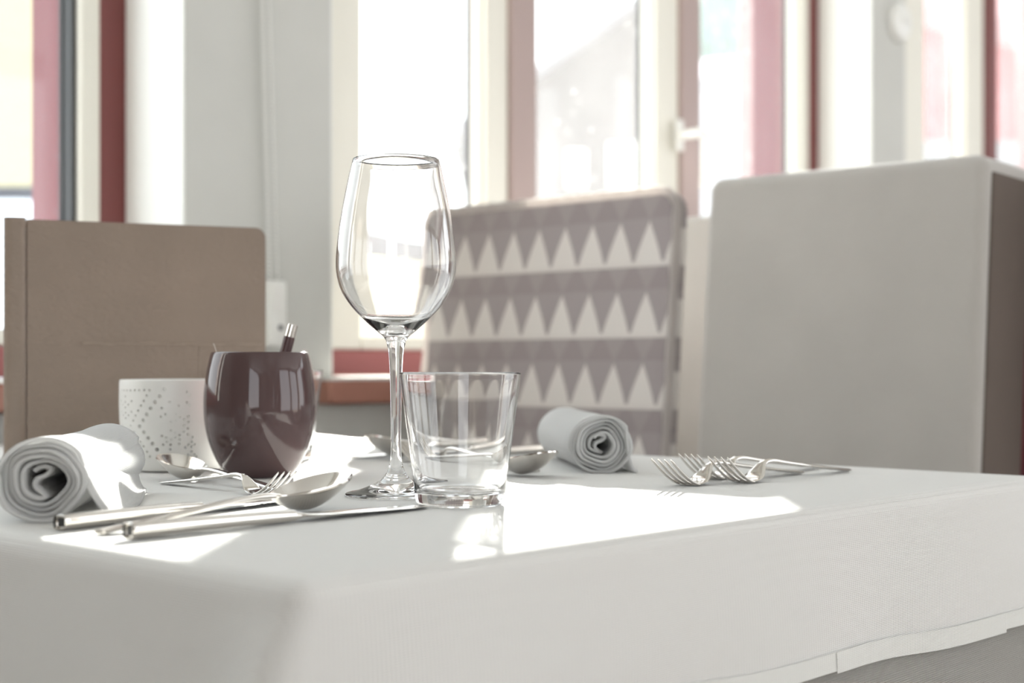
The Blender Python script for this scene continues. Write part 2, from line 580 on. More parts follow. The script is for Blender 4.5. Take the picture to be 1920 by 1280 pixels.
# roller-blind chain on the wide pier
ch = thing('blind_chain', 'white beaded blind chain hanging in a loop down the shaded pier', 'blind chain', (0.905, WY0 - 0.012, 0.875))
for (x0, x1) in ((-0.0145, 0.0005), (-0.003, 0.0135)):
    bm = bmesh.new()
    z = 0.095; k = 0
    while z < 1.55:
        f_ = (z - 0.095) / 0.45
        xx = x1 + (x0 - x1) * min(f_, 1.6)
        r = bmesh.ops.create_icosphere(bm, subdivisions=1, radius=0.0036)
        bmesh.ops.translate(bm, verts=r['verts'], vec=(xx, 0.0, z))
        z += 0.0066
    tube(bm, [(x1, 0, 0.09), (x1 + (x0 - x1) * 1.6, 0, 0.09 + 0.72), (x1 + (x0 - x1) * 1.6, 0, 1.55)], 0.0012, 5)
    o = obj('bead_strand', bm, 'bead', ch, True)
bm = bmesh.new(); add_box(bm, -0.010, 0.024, -0.012, 0.0115, 0.0, 0.098, 0.004, 2)
ten = obj('chain_tensioner', bm, 'white_plastic', ch, True, 40)
bm = bmesh.new(); add_box(bm, -0.006, 0.012, -0.016, -0.0115, 0.05, 0.092, 0.002, 1)
obj('guide', bm, 'sill_top', ten, True, 40)
bm = bmesh.new(); lathe(bm, [(0.0, 0.0), (0.0042, 0.0), (0.0040, 0.0016), (0.0, 0.002)], 14)
bmesh.ops.rotate(bm, verts=bm.verts, cent=(0, 0, 0), matrix=Matrix.Rotation(pi / 2, 3, 'X'))
bmesh.ops.translate(bm, verts=bm.verts, vec=(0.011, -0.012, 0.028))
obj('screw', bm, 'dark_screw', ten, True, 40)
# the chain runs up to a closed roller blind above the reveal
bl = thing('roller_blind', 'white rolled-up blind at the head of the wide pier', 'blind', (0.90, WY0 - 0.045, 2.46))
bm = bmesh.new(); tube(bm, [(-0.9, 0, 0), (1.2, 0, 0)], 0.03, 20); obj('roll', bm, 'paper', bl, True, 40)
for xx in (-0.92, 1.2):
    bm = bmesh.new(); add_box(bm, xx, xx + 0.02, -0.035, 0.0445, -0.035, 0.035, 0.004, 1); obj('bracket', bm, 'white_plastic', bl, True, 40)

# ================================================================== outside
CR = Vector((0.676, -0.737)); CD = Vector((0.737, 0.676))


def place(px, d, z=0.0):
    """room position of something seen in direction px at distance d"""
    p = Vector((CAMX, CAMY)) + d * (CD + CR * ((px - 960) / 2666.7))
    return (p.x, p.y, z)


def zz(py, d):
    return CAMZ + (685 - py) / 2666.7 * d


bm = bmesh.new()
bmesh.ops.create_grid(bm, x_segments=60, y_segments=60, size=60)
for v in bm.verts:
    v.co.z = -0.35 + 0.12 * noise.noise(v.co * 0.12)
bmesh.ops.translate(bm, verts=bm.verts, vec=(40, 62.0, 0))
g = obj('ground', bm, 'snow', None, True); g['kind'] = 'structure'


def prism(bm, poly, y0, y1):
    """poly in local (x, z), extruded along local y"""
    a = [bm.verts.new((x, y0, z)) for x, z in poly]
    b = [bm.verts.new((x, y1, z)) for x, z in poly]
    n = len(poly)
    bm.faces.new(a); bm.faces.new(list(reversed(b)))
    for i in range(n):
        bm.faces.new((a[i], b[i], b[(i + 1) % n], a[(i + 1) % n]))


def house(name, label, px, d, w, h0, h1, depth, wall_m, roof_m, over=0.5, rot=0.0, thick=0.22, wins=(), snow=False):
    """a building with a roof that climbs from the left eave (h0) to the right edge (h1)"""
    r = thing(name, label, 'building', place(px, d, -0.35), HEAD + rot)
    e = 0.35
    bm = bmesh.new(); prism(bm, [(0, 0), (w, 0), (w, h1 + e), (0, h0 + e)], 0, depth)
    obj('wall', bm, wall_m, r)
    s = (h1 - h0) / w
    bm = bmesh.new()
    prism(bm, [(-over, h0 + e - over * s), (w + over * 0.3, h1 + e + over * 0.3 * s), (w + over * 0.3, h1 + e + over * 0.3 * s + thick), (-over, h0 + e - over * s + thick)], -0.45, depth + 0.4)
    ro = obj('roof', bm, roof_m, r)
    if snow:
        bm = bmesh.new()
        prism(bm, [(-over, h0 + e - over * s + thick), (w + over * 0.3, h1 + e + over * 0.3 * s + thick), (w + over * 0.3, h1 + e + over * 0.3 * s + thick + 0.25), (-over + .05, h0 + e - over * s + thick + 0.25)], -0.4, depth + 0.35)
        obj('roof_snow', bm, 'snow', ro)
    for (x, z, ww, hh) in wins:
        bm = bmesh.new(); add_box(bm, x, x + ww, -0.05, 0.04, z + e, z + e + hh, 0.0)
        wf = obj('window', bm, 'cream', r)
        for k in range(2):
            bm = bmesh.new(); add_box(bm, x + 0.06 + k * ww / 2, x + ww / 2 - 0.04 + k * ww / 2, -0.07, -0.05, z + e + 0.07, z + e + hh - 0.07)
            obj('pane', bm, 'glass_dark', wf)
    return r


d = 16.0
x0 = (915 - 960) / 2666.7 * d
house('gable_house', 'hazy grey house with a steep roof line rising behind the middle panes', 915, d,
      (1292 - 915) / 2666.7 * d, zz(222, d), zz(222, d) + (1292 - 915) / 2666.7 * d * 0.70, 7.0, 'grey_house', 'slate', over=0.42, thick=0.12,
      wins=[((1062 - 915) / 2666.7 * d, zz(352, d), 0.22, 0.42), ((1140 - 915) / 2666.7 * d, zz(352, d), 0.22, 0.5), ((1180 - 915) / 2666.7 * d, zz(352, d), 0.22, 0.5)])
d = 11.0
house('outbuilding', 'low white outbuilding with a snow-covered roof seen through the wine glass', 600, d,
      (900 - 600) / 2666.7 * d, zz(478, d), zz(530, d), 3.0, 'yellow', 'stone', over=0.35, thick=0.18, snow=True)
d = 15.0
house('yellow_house', 'pale yellow rendered house outside the left window', -420, d, (150 + 420) / 2666.7 * d, 6.5, 6.6, 6.0, 'yellow', 'slate',
      wins=[(0.7, 2.6, 0.8, 1.1)], over=0.3)
d = 10.5
r = thing('stone_wall', 'dark low stone wall capped with snow before the yellow house', 'wall', place(-260, d, -0.35), HEAD)
bm = bmesh.new(); add_box(bm, 0, (130 + 260) / 2666.7 * d, 0, 0.5, 0, zz(347, d) + 0.35, 0.05, 2); obj('masonry', bm, 'stone', r)
bm = bmesh.new()
bmesh.ops.create_grid(bm, x_segments=24, y_segments=12, size=1)
for v in bm.verts:
    xx, yy = v.co.x, v.co.y
    v.co = Vector((xx * 1.6, yy * 1.3, (zz(378, 9) + 0.36) * max(0, 1 - max(0, abs(yy) - 0.35) / 0.65) ** 0.7 * max(0, 1 - xx ** 6) + 0.05 * noise.noise(Vector((xx * 3, yy * 3, 0)))))
sb = obj('snow_bank', bm, 'snow', None, True)
sb.location = place(-40, 9.0, -0.40); sb.rotation_euler = (0, 0, HEAD)
tag(sb, 'bluish white snow bank outside the left window', 'snow bank')

d = 14.0
r = house('red_timber_house', 'red timber house with a snowy canopy beyond the right-hand window', 1560, d, 3.2, zz(-300, d), zz(-320, d), 5.0, 'barn', 'slate', over=0.2)
bm = bmesh.new(); prism(bm, [(0.0, 4.72), (3.3, 3.98), (3.3, 4.18), (0.0, 4.92)], -0.9, -0.02)
cn = obj('canopy', bm, 'barn_pale', r)
bm = bmesh.new(); prism(bm, [(0.0, 4.92), (3.3, 4.18), (3.3, 4.42), (0.0, 5.16)], -0.95, -0.02)
obj('canopy_snow', bm, 'snow', cn)
bm = bmesh.new(); add_box(bm, -0.05, 3.3, -0.12, 0.0, 0, zz(268, d) + 0.35, 0.0); obj('plinth', bm, 'asphalt', r)
for i in range(18):
    bm = bmesh.new(); add_box(bm, 0.02 + i * 0.178, 0.165 + i * 0.178, -0.03, 0.0, zz(268, d) + 0.36, 4.7 - i * 0.04)
    obj('board', bm, 'barn', r)

house('blue_house', 'pale blue-grey house below the conifers', 1285, 24, (1420 - 1285) / 2666.7 * 24, zz(150, 24), zz(140, 24), 3.0, 'blue_house', 'snow',
      wins=[(0.4, zz(300, 24), 0.35, 0.5), (0.75, zz(205, 24), 0.3, 0.25)], over=0.15)


def conifer(px, d, h, label):
    r = thing('conifer', label, 'tree', place(px, d, -0.35), random.random() * 6, 'conifers behind the pale blue house')
    bm = bmesh.new(); tube(bm, [(0, 0, 0), (0, 0, h * 0.95)], lambda i: 0.16 - 0.12 * i, 8); obj('trunk', bm, 'trunk', r)
    L = 8
    for k in range(L):
        z0 = h * (0.16 + 0.80 * k / L); rr = h * 0.24 * (1 - k / (L + 0.6)); hh = h * 0.2
        bm = bmesh.new()
        n = 18
        tip = bm.verts.new((0, 0, min(z0 + hh, h)))
        ring = [bm.verts.new((rr * (1 if i % 2 else 0.62) * cos(2 * pi * i / n), rr * (1 if i % 2 else 0.62) * sin(2 * pi * i / n), z0 - (0.12 if i % 2 else 0) * rr)) for i in range(n)]
        low = bm.verts.new((0, 0, z0 + 0.02))
        for i in range(n):
            bm.faces.new((ring[i], ring[(i + 1) % n], tip)); bm.faces.new((ring[(i + 1) % n], ring[i], low))
        obj('branch_tier', bm, 'needle', r)
    return r


conifer(1345, 32, 11.0, 'blue-green conifer rising above the pale blue house, the nearer one')
conifer(1412, 38, 13.0, 'blue-green conifer partly hidden by the red outer lining of the middle window')


# ================================================================== chairs
def rounded_slab(bm, th, w, z0, z1, rad, lean, belly=0.0, seg=5, bev=0.012):
    """an upholstered back: local -x is the front, y the width, leaning back (+x) with height"""
    r = bmesh.ops.create_cube(bm, size=1.0)
    for v in r['verts']:
        v.co = Vector((th / 2 + v.co.x * th, v.co.y * w, (z0 + z1) / 2 + v.co.z * (z1 - z0)))
    bm.edges.ensure_lookup_table()
    top = [e for e in bm.edges if all(v.co.z > z1 - 1e-5 for v in e.verts) and abs(e.verts[0].co.y - e.verts[1].co.y) < 1e-5]
    bmesh.ops.bevel(bm, geom=top, offset=rad, segments=seg, affect='EDGES', profile=0.5)
    sharp = [e for e in bm.edges if e.calc_face_angle(0) > 0.9]
    bmesh.ops.bevel(bm, geom=sharp, offset=bev, segments=6, affect='EDGES', profile=0.5)
    bmesh.ops.triangulate(bm, faces=[f for f in bm.faces if len(f.verts) > 4])
    for v in bm.verts:
        v.co.x += lean * (v.co.z - T)


def chair(name, label, loc, rz, w, top, th, lean, back_m, seat_m, rad=0.02, piping=False, bev=0.012, group=None):
    r = thing(name, label, 'chair', loc, rz, group)
    bm = bmesh.new(); rounded_slab(bm, th, w, 0.40, top, rad, lean, bev=bev)
    b = obj('backrest', bm, back_m, r, True, 35)
    if piping:
        pts = []
        n = 26
        y = w / 2 - 0.004
        for i in range(n):
            z = 0.48 + (top - rad - 0.48) * i / n
            pts.append((-y, z))
        for i in range(9):
            a = pi - (pi / 2) * i / 8
            pts.append((-y + rad + rad * cos(a), top - 0.002 - rad + rad * sin(a)))
        for i in range(1, 40):
            pts.append((-y + rad + (2 * y - 2 * rad) * i / 40, top - 0.002))
        for i in range(9):
            a = pi / 2 - (pi / 2) * i / 8
            pts.append((y - rad + rad * cos(a), top - 0.002 - rad + rad * sin(a)))
        for i in range(n):
            z = top - rad - (top - rad - 0.48) * (i + 1) / n
            pts.append((y, z))
        p3 = [(0.004 + lean * (z - T), yy * 1.008, z + 0.002) for yy, z in pts]
        p3 = smooth_interp(p3, 2)
        bm = bmesh.new()
        tube(bm, p3, lambda i: 0.0052 + 0.0017 * abs(sin(i * 0.52)) + 0.0006 * random.random(), 8)
        obj('piping', bm, 'piping', b, True)
    bm = bmesh.new(); add_box(bm, -0.32, 0.0, -w / 2 + 0.005, w / 2 - 0.005, 0.385, 0.465, 0.02, 3); obj('seat', bm, seat_m, r, True, 40)
    for (lx, ly) in ((-0.295, -w / 2 + 0.03), (-0.295, w / 2 - 0.03), (0.0, -w / 2 + 0.03), (0.0, w / 2 - 0.03)):
        bm = bmesh.new(); add_box(bm, lx - 0.018, lx + 0.018, ly - 0.018, ly + 0.018, 0.0, 0.39, 0.003, 1)
        obj('leg', bm, 'leg', r, True, 40)
    return r


rot_b = atan2(1.2547 - 1.28, 0.644 - 0.247)
bc = chair('beige_chair', 'tall plain beige upholstered chair at the right, its shaded side showing', (1.2325, 0.446, 0), -rot_b, 0.397, 1.1095, 0.165, 0.095, 'beige', 'beige', rad=0.018, bev=0.016)
for sgn in (-1, 1):  # thin panels added; shade on the chair's sides is put into their colour
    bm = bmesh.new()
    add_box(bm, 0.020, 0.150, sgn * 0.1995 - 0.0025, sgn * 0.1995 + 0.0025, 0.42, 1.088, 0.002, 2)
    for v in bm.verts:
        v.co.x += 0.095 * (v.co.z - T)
    tag(obj('shade_panel', bm, 'shaded_side', bc.children[0], True, 40), 'added side panel coloured dark as shade')
chair('patterned_chair', 'chair upholstered in a grey fabric printed with rows of pale triangles', (1.190, 0.917, 0), 0.02, 0.484, 1.096, 0.034, 0.085, 'triangles', 'triangles', rad=0.032, piping=True)
c3 = place(1296, 2.64)
chair('beige_chair', 'beige chair glimpsed in the gap between the patterned chair and the tall beige chair', (c3[0], 0.95, 0), pi, 0.40, 1.111, 0.08, 0.05, 'beige', 'beige', rad=0.016)
c4 = (1.66, 0.16)
chair('burgundy_chair', 'dark burgundy chair whose edge shows beyond the tall beige chair', (c4[0], c4[1], 0), pi, 0.40, 1.12, 0.10, 0.04, 'burgundy', 'burgundy', rad=0.02)

# ================================================================== table and linen
tb = thing('dining_table', 'rectangular dining table under white linen, its end against the window wall', 'table', (0.415, 0.575, 0))
bm = bmesh.new(); add_box(bm, -0.407, 0.407, -0.567, 0.567, T - 0.04, T - 0.006, 0.004, 1); obj('tabletop', bm, 'table_wood', tb, True, 40)
for (lx, ly) in ((-0.34, -0.5), (0.34, -0.5), (-0.34, 0.5), (0.34, 0.5)):
    bm = bmesh.new(); add_box(bm, lx - 0.03, lx + 0.03, ly - 0.03, ly + 0.03, 0, T - 0.04, 0.004, 1); obj('leg', bm, 'table_wood', tb, True, 40)

LX, LY = 0.83, 1.15


def perimeter(rc, ns=90, nc=14):
    """points round a rounded rectangle: (x, y, nx, ny, side, t, corner) starting on the near edge"""
    out = []
    corners = [((rc, rc), pi, 0), ((LX - rc, rc), 1.5 * pi, 1), ((LX - rc, LY - rc), 0.0, 2), ((rc, LY - rc), 0.5 * pi, 3)]
    segs = [((rc, 0), (LX - rc, 0), (0, -1)), ((LX, rc), (LX, LY - rc), (1, 0)), ((LX - rc, LY), (rc, LY), (0, 1)), ((0, LY - rc), (0, rc), (-1, 0))]
    for s in range(4):
        (cx, cy), a0, k = corners[s]
        for i in range(nc):
            a = a0 + (pi / 2) * i / nc
            out.append((cx + rc * cos(a), cy + rc * sin(a), cos(a), sin(a), s, 0.0, sin(pi * i / nc)))
        (ax, ay), (bx_, by), (nx, ny) = segs[s]
        for i in range(ns):
            t = i / ns
            out.append((ax + (bx_ - ax) * t, ay + (by - ay) * t, nx, ny, s, t, 0.0))
    return out


def drape(per, drop, o0, top_z, re, flare, wav, rows, from_s=0.0):
    """rings of a cloth that hangs from the table edge"""
    rings = []
    for row in rows:
        ring = []
        for (x, y, nx, ny, side, t, cf) in per:
            L = drop(x, y, side, t, cf)
            if row <= 1.0:
                a = row * pi / 2
                o = o0 - re + re * sin(a); z = top_z - re + re * cos(a)
                ox = oy = 0.0
            else:
                s = row - 1.0
                z = top_z - re - s * L
                o = o0 + flare(x, y, s, L) + wav(x, y, side, t, s)
                ox, oy = cornerpull(x, y, s)
            ring.append((x + nx * o + ox, y + ny * o + oy, z))
        rings.append(ring)
    return rings


def cornerpull(x, y, s):
    d2 = ((x - 0.0) ** 2 + (y - 0.0) ** 2) / (0.036 ** 2)
    k = math.exp(-d2)
    left, out = 0.036 * k * s ** 0.95, 0.020 * k * s ** 0.8
    return (-0.676 * left - 0.707 * out, 0.737 * left - 0.707 * out)


def hem_drop(x, y, side, t, cf):
    if y < 0.03 and x < LX:
        base = 0.080 + 0.032 * (x / LX)
        return base + 0.035 * math.exp(-(x / 0.10) ** 2) + 0.002 * sin(x * 22)
    if x < 0.03:
        return 0.115 + 0.003 * sin(y * 20)
    return 0.112


def fl(x, y, s, L):
    return 0.006 * s + 0.002 * sin(s * 3)


def wv(x, y, side, t, s):
    k = min(1.0, ((x ** 2 + y ** 2) ** 0.5) / 0.15)
    return s * k * (0.0035 * sin(x * 17 + 0.6) + 0.003 * sin(y * 15)) + 0.002 * s * noise.noise(Vector((x * 9, y * 9, s)))


def cloth_obj(name, rings, m, parent=None, cap=True):
    bm = bmesh.new()
    R = [[bm.verts.new(p) for p in r] for r in rings]
    n = len(R[0])
    for a, b in zip(R, R[1:]):
        for i in range(n):
            j = (i + 1) % n
            bm.faces.new((a[i], a[j], b[j], b[i]))
    if cap:
        bm.faces.new(R[0])
    return obj(name, bm, m, parent, smooth=True)


per = perimeter(0.010)
rows = [0.0, 0.17, 0.33, 0.5, 0.67, 0.83, 1.0] + [1.0 + (i + 1) / 14 for i in range(14)]
over = cloth_obj('table_overlay', drape(per, hem_drop, 0.004, T, 0.013, fl, wv, rows), 'cloth')
# a flat inner ring keeps the top perfectly plane
tag(over, 'white linen table overlay with a stitched hem, laid over a longer cloth', 'tablecloth')
# the turned hem, in three stretches along the near edge plus the rest
hem_rows = [0.868, 0.93, 1.004]


def hem_piece(i0, i1, dz, off):
    idx = [i % len(per) for i in range(i0, i1 + 1)]
    bm = bmesh.new()
    R = []
    for s in hem_rows:
        ring = []
        for i in idx:
            x, y, nx, ny, side, t, cf = per[i]
            L = hem_drop(x, y, side, t, cf)
            o = 0.004 + fl(x, y, s, L) + wv(x, y, side, t, s) + off
            ox, oy = cornerpull(x, y, s)
            ring.append(bm.verts.new((x + nx * o + ox, y + ny * o + oy, T - 0.013 - s * L - (dz if s > 1 else 0))))
        R.append(ring)
    for a, b in zip(R, R[1:]):
        for k in range(len(idx) - 1):
            bm.faces.new((a[k], a[k + 1], b[k + 1], b[k]))
    return obj('hem', bm, 'hem', over, True)


hem_piece(0, 14 + 50, 0.0, 0.0012)
hem_piece(14 + 49, 14 + 80, 0.0016, 0.0017)
hem_piece(14 + 79, 104 + 104 - 4, -0.001, 0.0012)
hem_piece(208 - 4, 312, 0.0, 0.0012)
hem_piece(312, 416, 0.0, 0.0012)


def wv2(x, y, side, t, s):
    k = min(1.0, ((x ** 2 + y ** 2) ** 0.5) / 0.15)
    return s * (0.006 * sin(x * 13 + 1.0) * k + 0.006 * sin(y * 12) * k)


uper = perimeter(0.020)
under = cloth_obj('tablecloth', drape(uper, lambda *a: 0.50, 0.0015, T - 0.0022, 0.011, lambda x, y, s, L: 0.001 + 0.006 * s, wv2,
                                      [0.0, 0.33, 0.67, 1.0] + [1.0 + (i + 1) / 16 for i in range(16)]), 'under')
tag(under, 'longer greyish woven tablecloth hanging below the white overlay', 'tablecloth')


# ================================================================== cutlery
def sect(x, hw, ht, z, n=12, p=2.6):
    out = []
    for k in range(n):
        a = 2 * pi * k / n
        c, s = cos(a), sin(a)
        out.append((x, hw * (abs(c) ** (2 / p)) * (1 if c >= 0 else -1), z + ht * (abs(s) ** (2 / p)) * (1 if s >= 0 else -1)))
    return out


def make_fork(label, group):
    r = thing('fork', label, 'fork', (0, 0, T), 0, group)
    st = smooth_interp([(0.0, .0050, .0011, .0016), (.004, .0060, .0013, .0018), (.05, .0050, .0015, .0068), (.10, .0036, .0018, .0128), (.124, .0030, .0021, .0160), (.136, .0032, .0020, .0155)], 4)
    bm = bmesh.new(); loft(bm, [sect(*s) for s in st]); obj('handle', bm, 'steel', r, True, 50)
    st = smooth_interp([(.135, .0032, .0020, .0157), (.1405, .0044, .0016, .0138), (.146, .0072, .0012, .0090), (.152, .0098, .0010, .0048), (.160, .0110, .0009, .0022), (.170, .0114, .0009, .0012)], 4)
    bm = bmesh.new(); loft(bm, [sect(*s) for s in st]); obj('head', bm, 'steel', r, True, 50)
    for k in range(4):
        y = -0.0094 + 0.00627 * k
        ss = []
        for i in range(10):
            t = i / 9
            x = 0.168 + 0.037 * t
            z = 0.0012 + 0.0212 * t ** 1.45
            hw = 0.0020 * (1 - 0.42 * t) if i < 9 else 0.0007
            ss.append([(a, b + y, c) for a, b, c in sect(x, hw, 0.0012 * (1 - 0.3 * t), z, 8)])
        bm = bmesh.new(); loft(bm, ss); obj('tine', bm, 'steel', r, True, 60)
    return r


def make_spoon(label, group):
    r = thing('spoon', label, 'spoon', (0, 0, T), 0, group)
    st = smooth_interp([(0.0, .0050, .0011, .0016), (.004, .0062, .0013, .0018), (.05, .0051, .0015, .0066), (.10, .0036, .0019, .0116), (.124, .0030, .0021, .0130), (.138, .0036, .0014, .0122)], 4)
    bm = bmesh.new(); loft(bm, [sect(*s) for s in st]); obj('handle', bm, 'steel', r, True, 50)
    nu, nv = 26, 15
    top, bot = [], []
    bm = bmesh.new()
    for i in range(nu + 1):
        u = i / nu
        x = 0.133 + 0.067 * (1 - cos(pi * u)) / 2
        t = (x - 0.133) / 0.067
        hw = 0.0212 * (max(0.0, t * (1 - t)) ** 0.5) * 2 * (0.86 + 0.22 * t) * (1 - 0.10 * (1 - t))
        hw = max(hw, 0.0030 if i == 0 else 0.0004)
        rim = 0.0122 + 0.0098 * t + 0.002 * t * t
        dep = 0.0150 * max(0.0, sin(pi * min(1, t * 1.02))) ** 0.85
        ra, rb = [], []
        for j in range(nv + 1):
            s = -1 + 2 * j / nv
            z = rim - dep * (1 - abs(s) ** 2.2)
            ra.append(bm.verts.new((x, hw * s, z + 0.0006)))
            rb.append(bm.verts.new((x, (hw + 0.0004) * s, z - 0.0008)))
        top.append(ra); bot.append(rb)
    for i in range(nu):
        for j in range(nv):
            bm.faces.new((top[i][j], top[i][j + 1], top[i + 1][j + 1], top[i + 1][j]))
            bm.faces.new((bot[i][j], bot[i + 1][j], bot[i + 1][j + 1], bot[i][j + 1]))
        for j in (0, nv):
            bm.faces.new((top[i][j], top[i + 1][j], bot[i + 1][j], bot[i][j]))
    for i in (0, nu):
        for j in range(nv):
            bm.faces.new((top[i][j], top[i][j + 1], bot[i][j + 1], bot[i][j]))
    obj('bowl', bm, 'steel', r, True, 55)
    return r


def make_knife(label, group):
    r = thing('knife', label, 'knife', (0, 0, T), 0, group)
    st = smooth_interp([(0.0, .0046, .0040, .0047), (.002, .0052, .0046, .0048), (.05, .0050, .0043, .0046), (.10, .0047, .0038, .0042), (.116, .0050, .0034, .0040)], 4)
    bm = bmesh.new(); loft(bm, [sect(*s, 16, 4.0) for s in st]); obj('handle', bm, 'steel', r, True, 50)
    pts = [(.114, .0048, .0030), (.119, .0046, .0024), (.124, .0068, .0014), (.132, .0090, .0009), (.16, .0098, .0008), (.20, .0100, .0008), (.218, .0092, .0007), (.229, .0064, .0006), (.2345, .0022, .0004)]
    bm = bmesh.new(); loft(bm, [sect(x, hw, ht, 0.0038 - 0.0026 * max(0, (x - 0.12) / 0.115), 12, 2.6) for x, hw, ht in smooth_interp(pts, 3)])
    obj('blade', bm, 'steel', r, True, 50)
    bm = bmesh.new(); add_box(bm, -0.0006, 0.0003, -0.0032, 0.0032, 0.0020, 0.0074, 0.0002, 1); obj('end_cap', bm, 'gasket', r)
    return r


protos = {}


def cutlery(kind, label, x, y, ang, scale=1.0, group=None):
    """x, y: the end of the handle; ang: direction the piece points in"""
    if kind not in protos:
        o = {'fork': make_fork, 'spoon': make_spoon, 'knife': make_knife}[kind](label, group)
        protos[kind] = o
    else:
        o = copy_tree(protos[kind], label)
        if group:
            o['group'] = group
    o.location = (x, y, T + 0.0004)
    o.rotation_euler = (0, 0, ang)
    o.scale = (scale, scale, scale)
    return o


G1 = 'cutlery of the near place setting'
G2 = 'cutlery of the far place setting'
cutlery('knife', 'steel knife beside the rolled napkin, its dark handle end towards the camera', 0.0300, 0.2560, radians(11.5), 0.98, G1)
cutlery('spoon', 'large steel table spoon between two knives in front of the brown cup', 0.0339, 0.2196, radians(4.8), 0.99, G1)
cutlery('knife', 'steel table knife whose blade reaches the clear tumbler', 0.0328, 0.1877, radians(1.6), 1.0, G1)
cutlery('fork', 'dessert fork pointing right in front of the brown cup', 0.2575, 0.4915, atan2(-0.1706, -0.0091), 0.835, G1)
cutlery('spoon', 'dessert spoon in front of the perforated white holder, bowl to the left', 0.2765, 0.362, radians(85.8), 0.88, G1)
cutlery('fork', 'fork behind the left rolled napkin with only its tine tips in view', -0.020, 0.580, radians(2.0), 0.98, G1)
# far side
for (tx, ty, lab) in ((0.4989, 0.1676, 'fork nearest the table edge on the right, its tines over the sunlit cloth'),
                      (0.5649, 0.189, 'fork lying farthest back of the row of forks on the right'),
                      (0.5508, 0.1496, 'right-hand fork of the row whose long handle points to the beige chair')):
    cutlery('fork', lab, tx + 0.205, ty, pi, 1.0, G2)
cutlery('spoon', 'dessert spoon seen from below, just right of the clear tumbler', 0.532, 0.486, radians(-94.5), 0.95, G2)
cutlery('fork', 'dessert fork seen through the clear tumbler', 0.558, 0.352, radians(91), 0.84, G2)
cutlery('spoon', 'table spoon behind the wine glass stem, bowl to the left', 0.776, 0.586, pi, 1.06, G2)
cutlery('knife', 'knife behind the table spoon on the far side, its handle end against the patterned chair', 0.792, 0.622, pi, 0.95, G2)
cutlery('knife', 'knife on the near side of the far table spoon, seen through the tumbler', 0.790, 0.545, pi, 0.95, G2)
cutlery('fork', 'fork lying in the sun right of the brown cup near the far table edge', 0.785, 0.815, pi, 0.93, G2)


# ================================================================== glassware
def tumbler(label, x, y):
    r = thing('tumbler', label, 'glass', (x, y, T + 0.0006), 0, 'clear water tumblers')
    prof = [(0.0, 0.0012), (0.020, 0.0010), (0.0265, 0.0), (0.0295, 0.0008), (0.0312, 0.0035), (0.0318, 0.009), (0.0335, 0.025), (0.0375, 0.055), (0.0415, 0.086), (0.0422, 0.0908),
            (0.0418, 0.0916), (0.0411, 0.0908), (0.0402, 0.084), (0.0361, 0.054), (0.0322, 0.027), (0.0298, 0.0135), (0.0272, 0.0098), (0.020, 0.0082), (0.010, 0.0078), (0.0, 0.0076)]
    bm = bmesh.new(); lathe(bm, smooth_interp(prof, 3), 96)
    obj('body', bm, 'glass', r, True)
    return r


def px_prof(sc, rows_):
    return [(hw / sc, z) for hw, z in rows_]


tumbler('clear straight-sided tumbler in front of the wine glass', 0.2960, 0.1900)
tumbler('clear tumbler mostly hidden behind the brown cup', 0.5102, 0.659)

dW = 1.058
kW = dW / 2666.7
wg = thing('wine_glass', 'empty stemmed wine glass beside the clear tumbler', 'glass', (0.3138, 0.2745, T + 0.0006))
wg.rotation_euler = (0, 0, 0)
O = [(81.5, 304), (90, 340), (98, 380), (105, 420), (110, 460), (112.5, 495), (110, 522), (101, 550), (83, 577), (59, 602), (37, 622), (23, 634)]
zo = [(hw * kW, 0.097 + (685 - y) * kW) for hw, y in O]
stem = [(17.5, 645), (14.0, 665), (11.8, 700), (10.2, 760), (9.4, 810), (10.0, 845), (11.5, 866), (16.0, 882), (26, 897), (45, 909), (70, 919)]
zs = [(hw * kW, 0.097 + (685 - y) * kW) for hw, y in stem]
foot = [(0.034, 0.0030), (0.0372, 0.0020), (0.0378, 0.0010), (0.0370, 0.0002), (0.028, 0.0006), (0.014, 0.0014), (0.0, 0.0018)]
zi = [(max(0.0, r - 0.0010), z) for r, z in zo]
prof_in = [(0.0, zo[-1][1] + 0.0032), (0.006, zo[-1][1] + 0.0036), (0.0118, zo[-2][1] + 0.0026)]
inner = prof_in + [(r, z + 0.0009) for r, z in reversed(zi[2:-2])] + [(zi[1][0], zi[1][1]), (zi[0][0] + 0.0004, zi[0][1] - 0.0002)]
outer = [(zo[0][0] - 0.0002, zo[0][1] + 0.0002)] + zo[0:] + zs + foot
bm = bmesh.new()
lathe(bm, smooth_interp(inner, 3) + smooth_interp(outer, 3)[1:], 96)
ob = obj('body', bm, 'glass', wg, True)
ob.rotation_euler = (0, 0, 0)

# ------------------------------------------------------------------ brown cup with pen and thread
kC = 1.2436 / 2666.7
cup = thing('cup', 'glossy dark taupe barrel-shaped cup holding a pen', 'cup', (0.3606, 0.4998, T + 0.0006))
co_ = [(90, 663), (94.5, 680), (98.5, 700), (103, 735), (103.8, 765), (101.5, 795), (95, 826), (84, 855), (71, 878), (60, 891)]
oo = [(hw * kC, 0.097 + (685 - y) * kC) for hw, y in co_]
inn = [(r - 0.0028, z) for r, z in oo]
prof = [(0.0, 0.006), (0.018, 0.006)] + [(r, z + 0.004) for r, z in reversed(inn[3:-1])] + list(reversed(inn[1:3])) + [(oo[0][0] - 0.0022, oo[0][1] - 0.0004), (oo[0][0] - 0.0012, oo[0][1] + 0.0004)] + oo + [(0.0255, 0.0), (0.018, 0.0006), (0.0, 0.0008)]
bm = bmesh.new(); lathe(bm, smooth_interp(prof, 3), 96)
obj('body', bm, 'cup', cup, True)

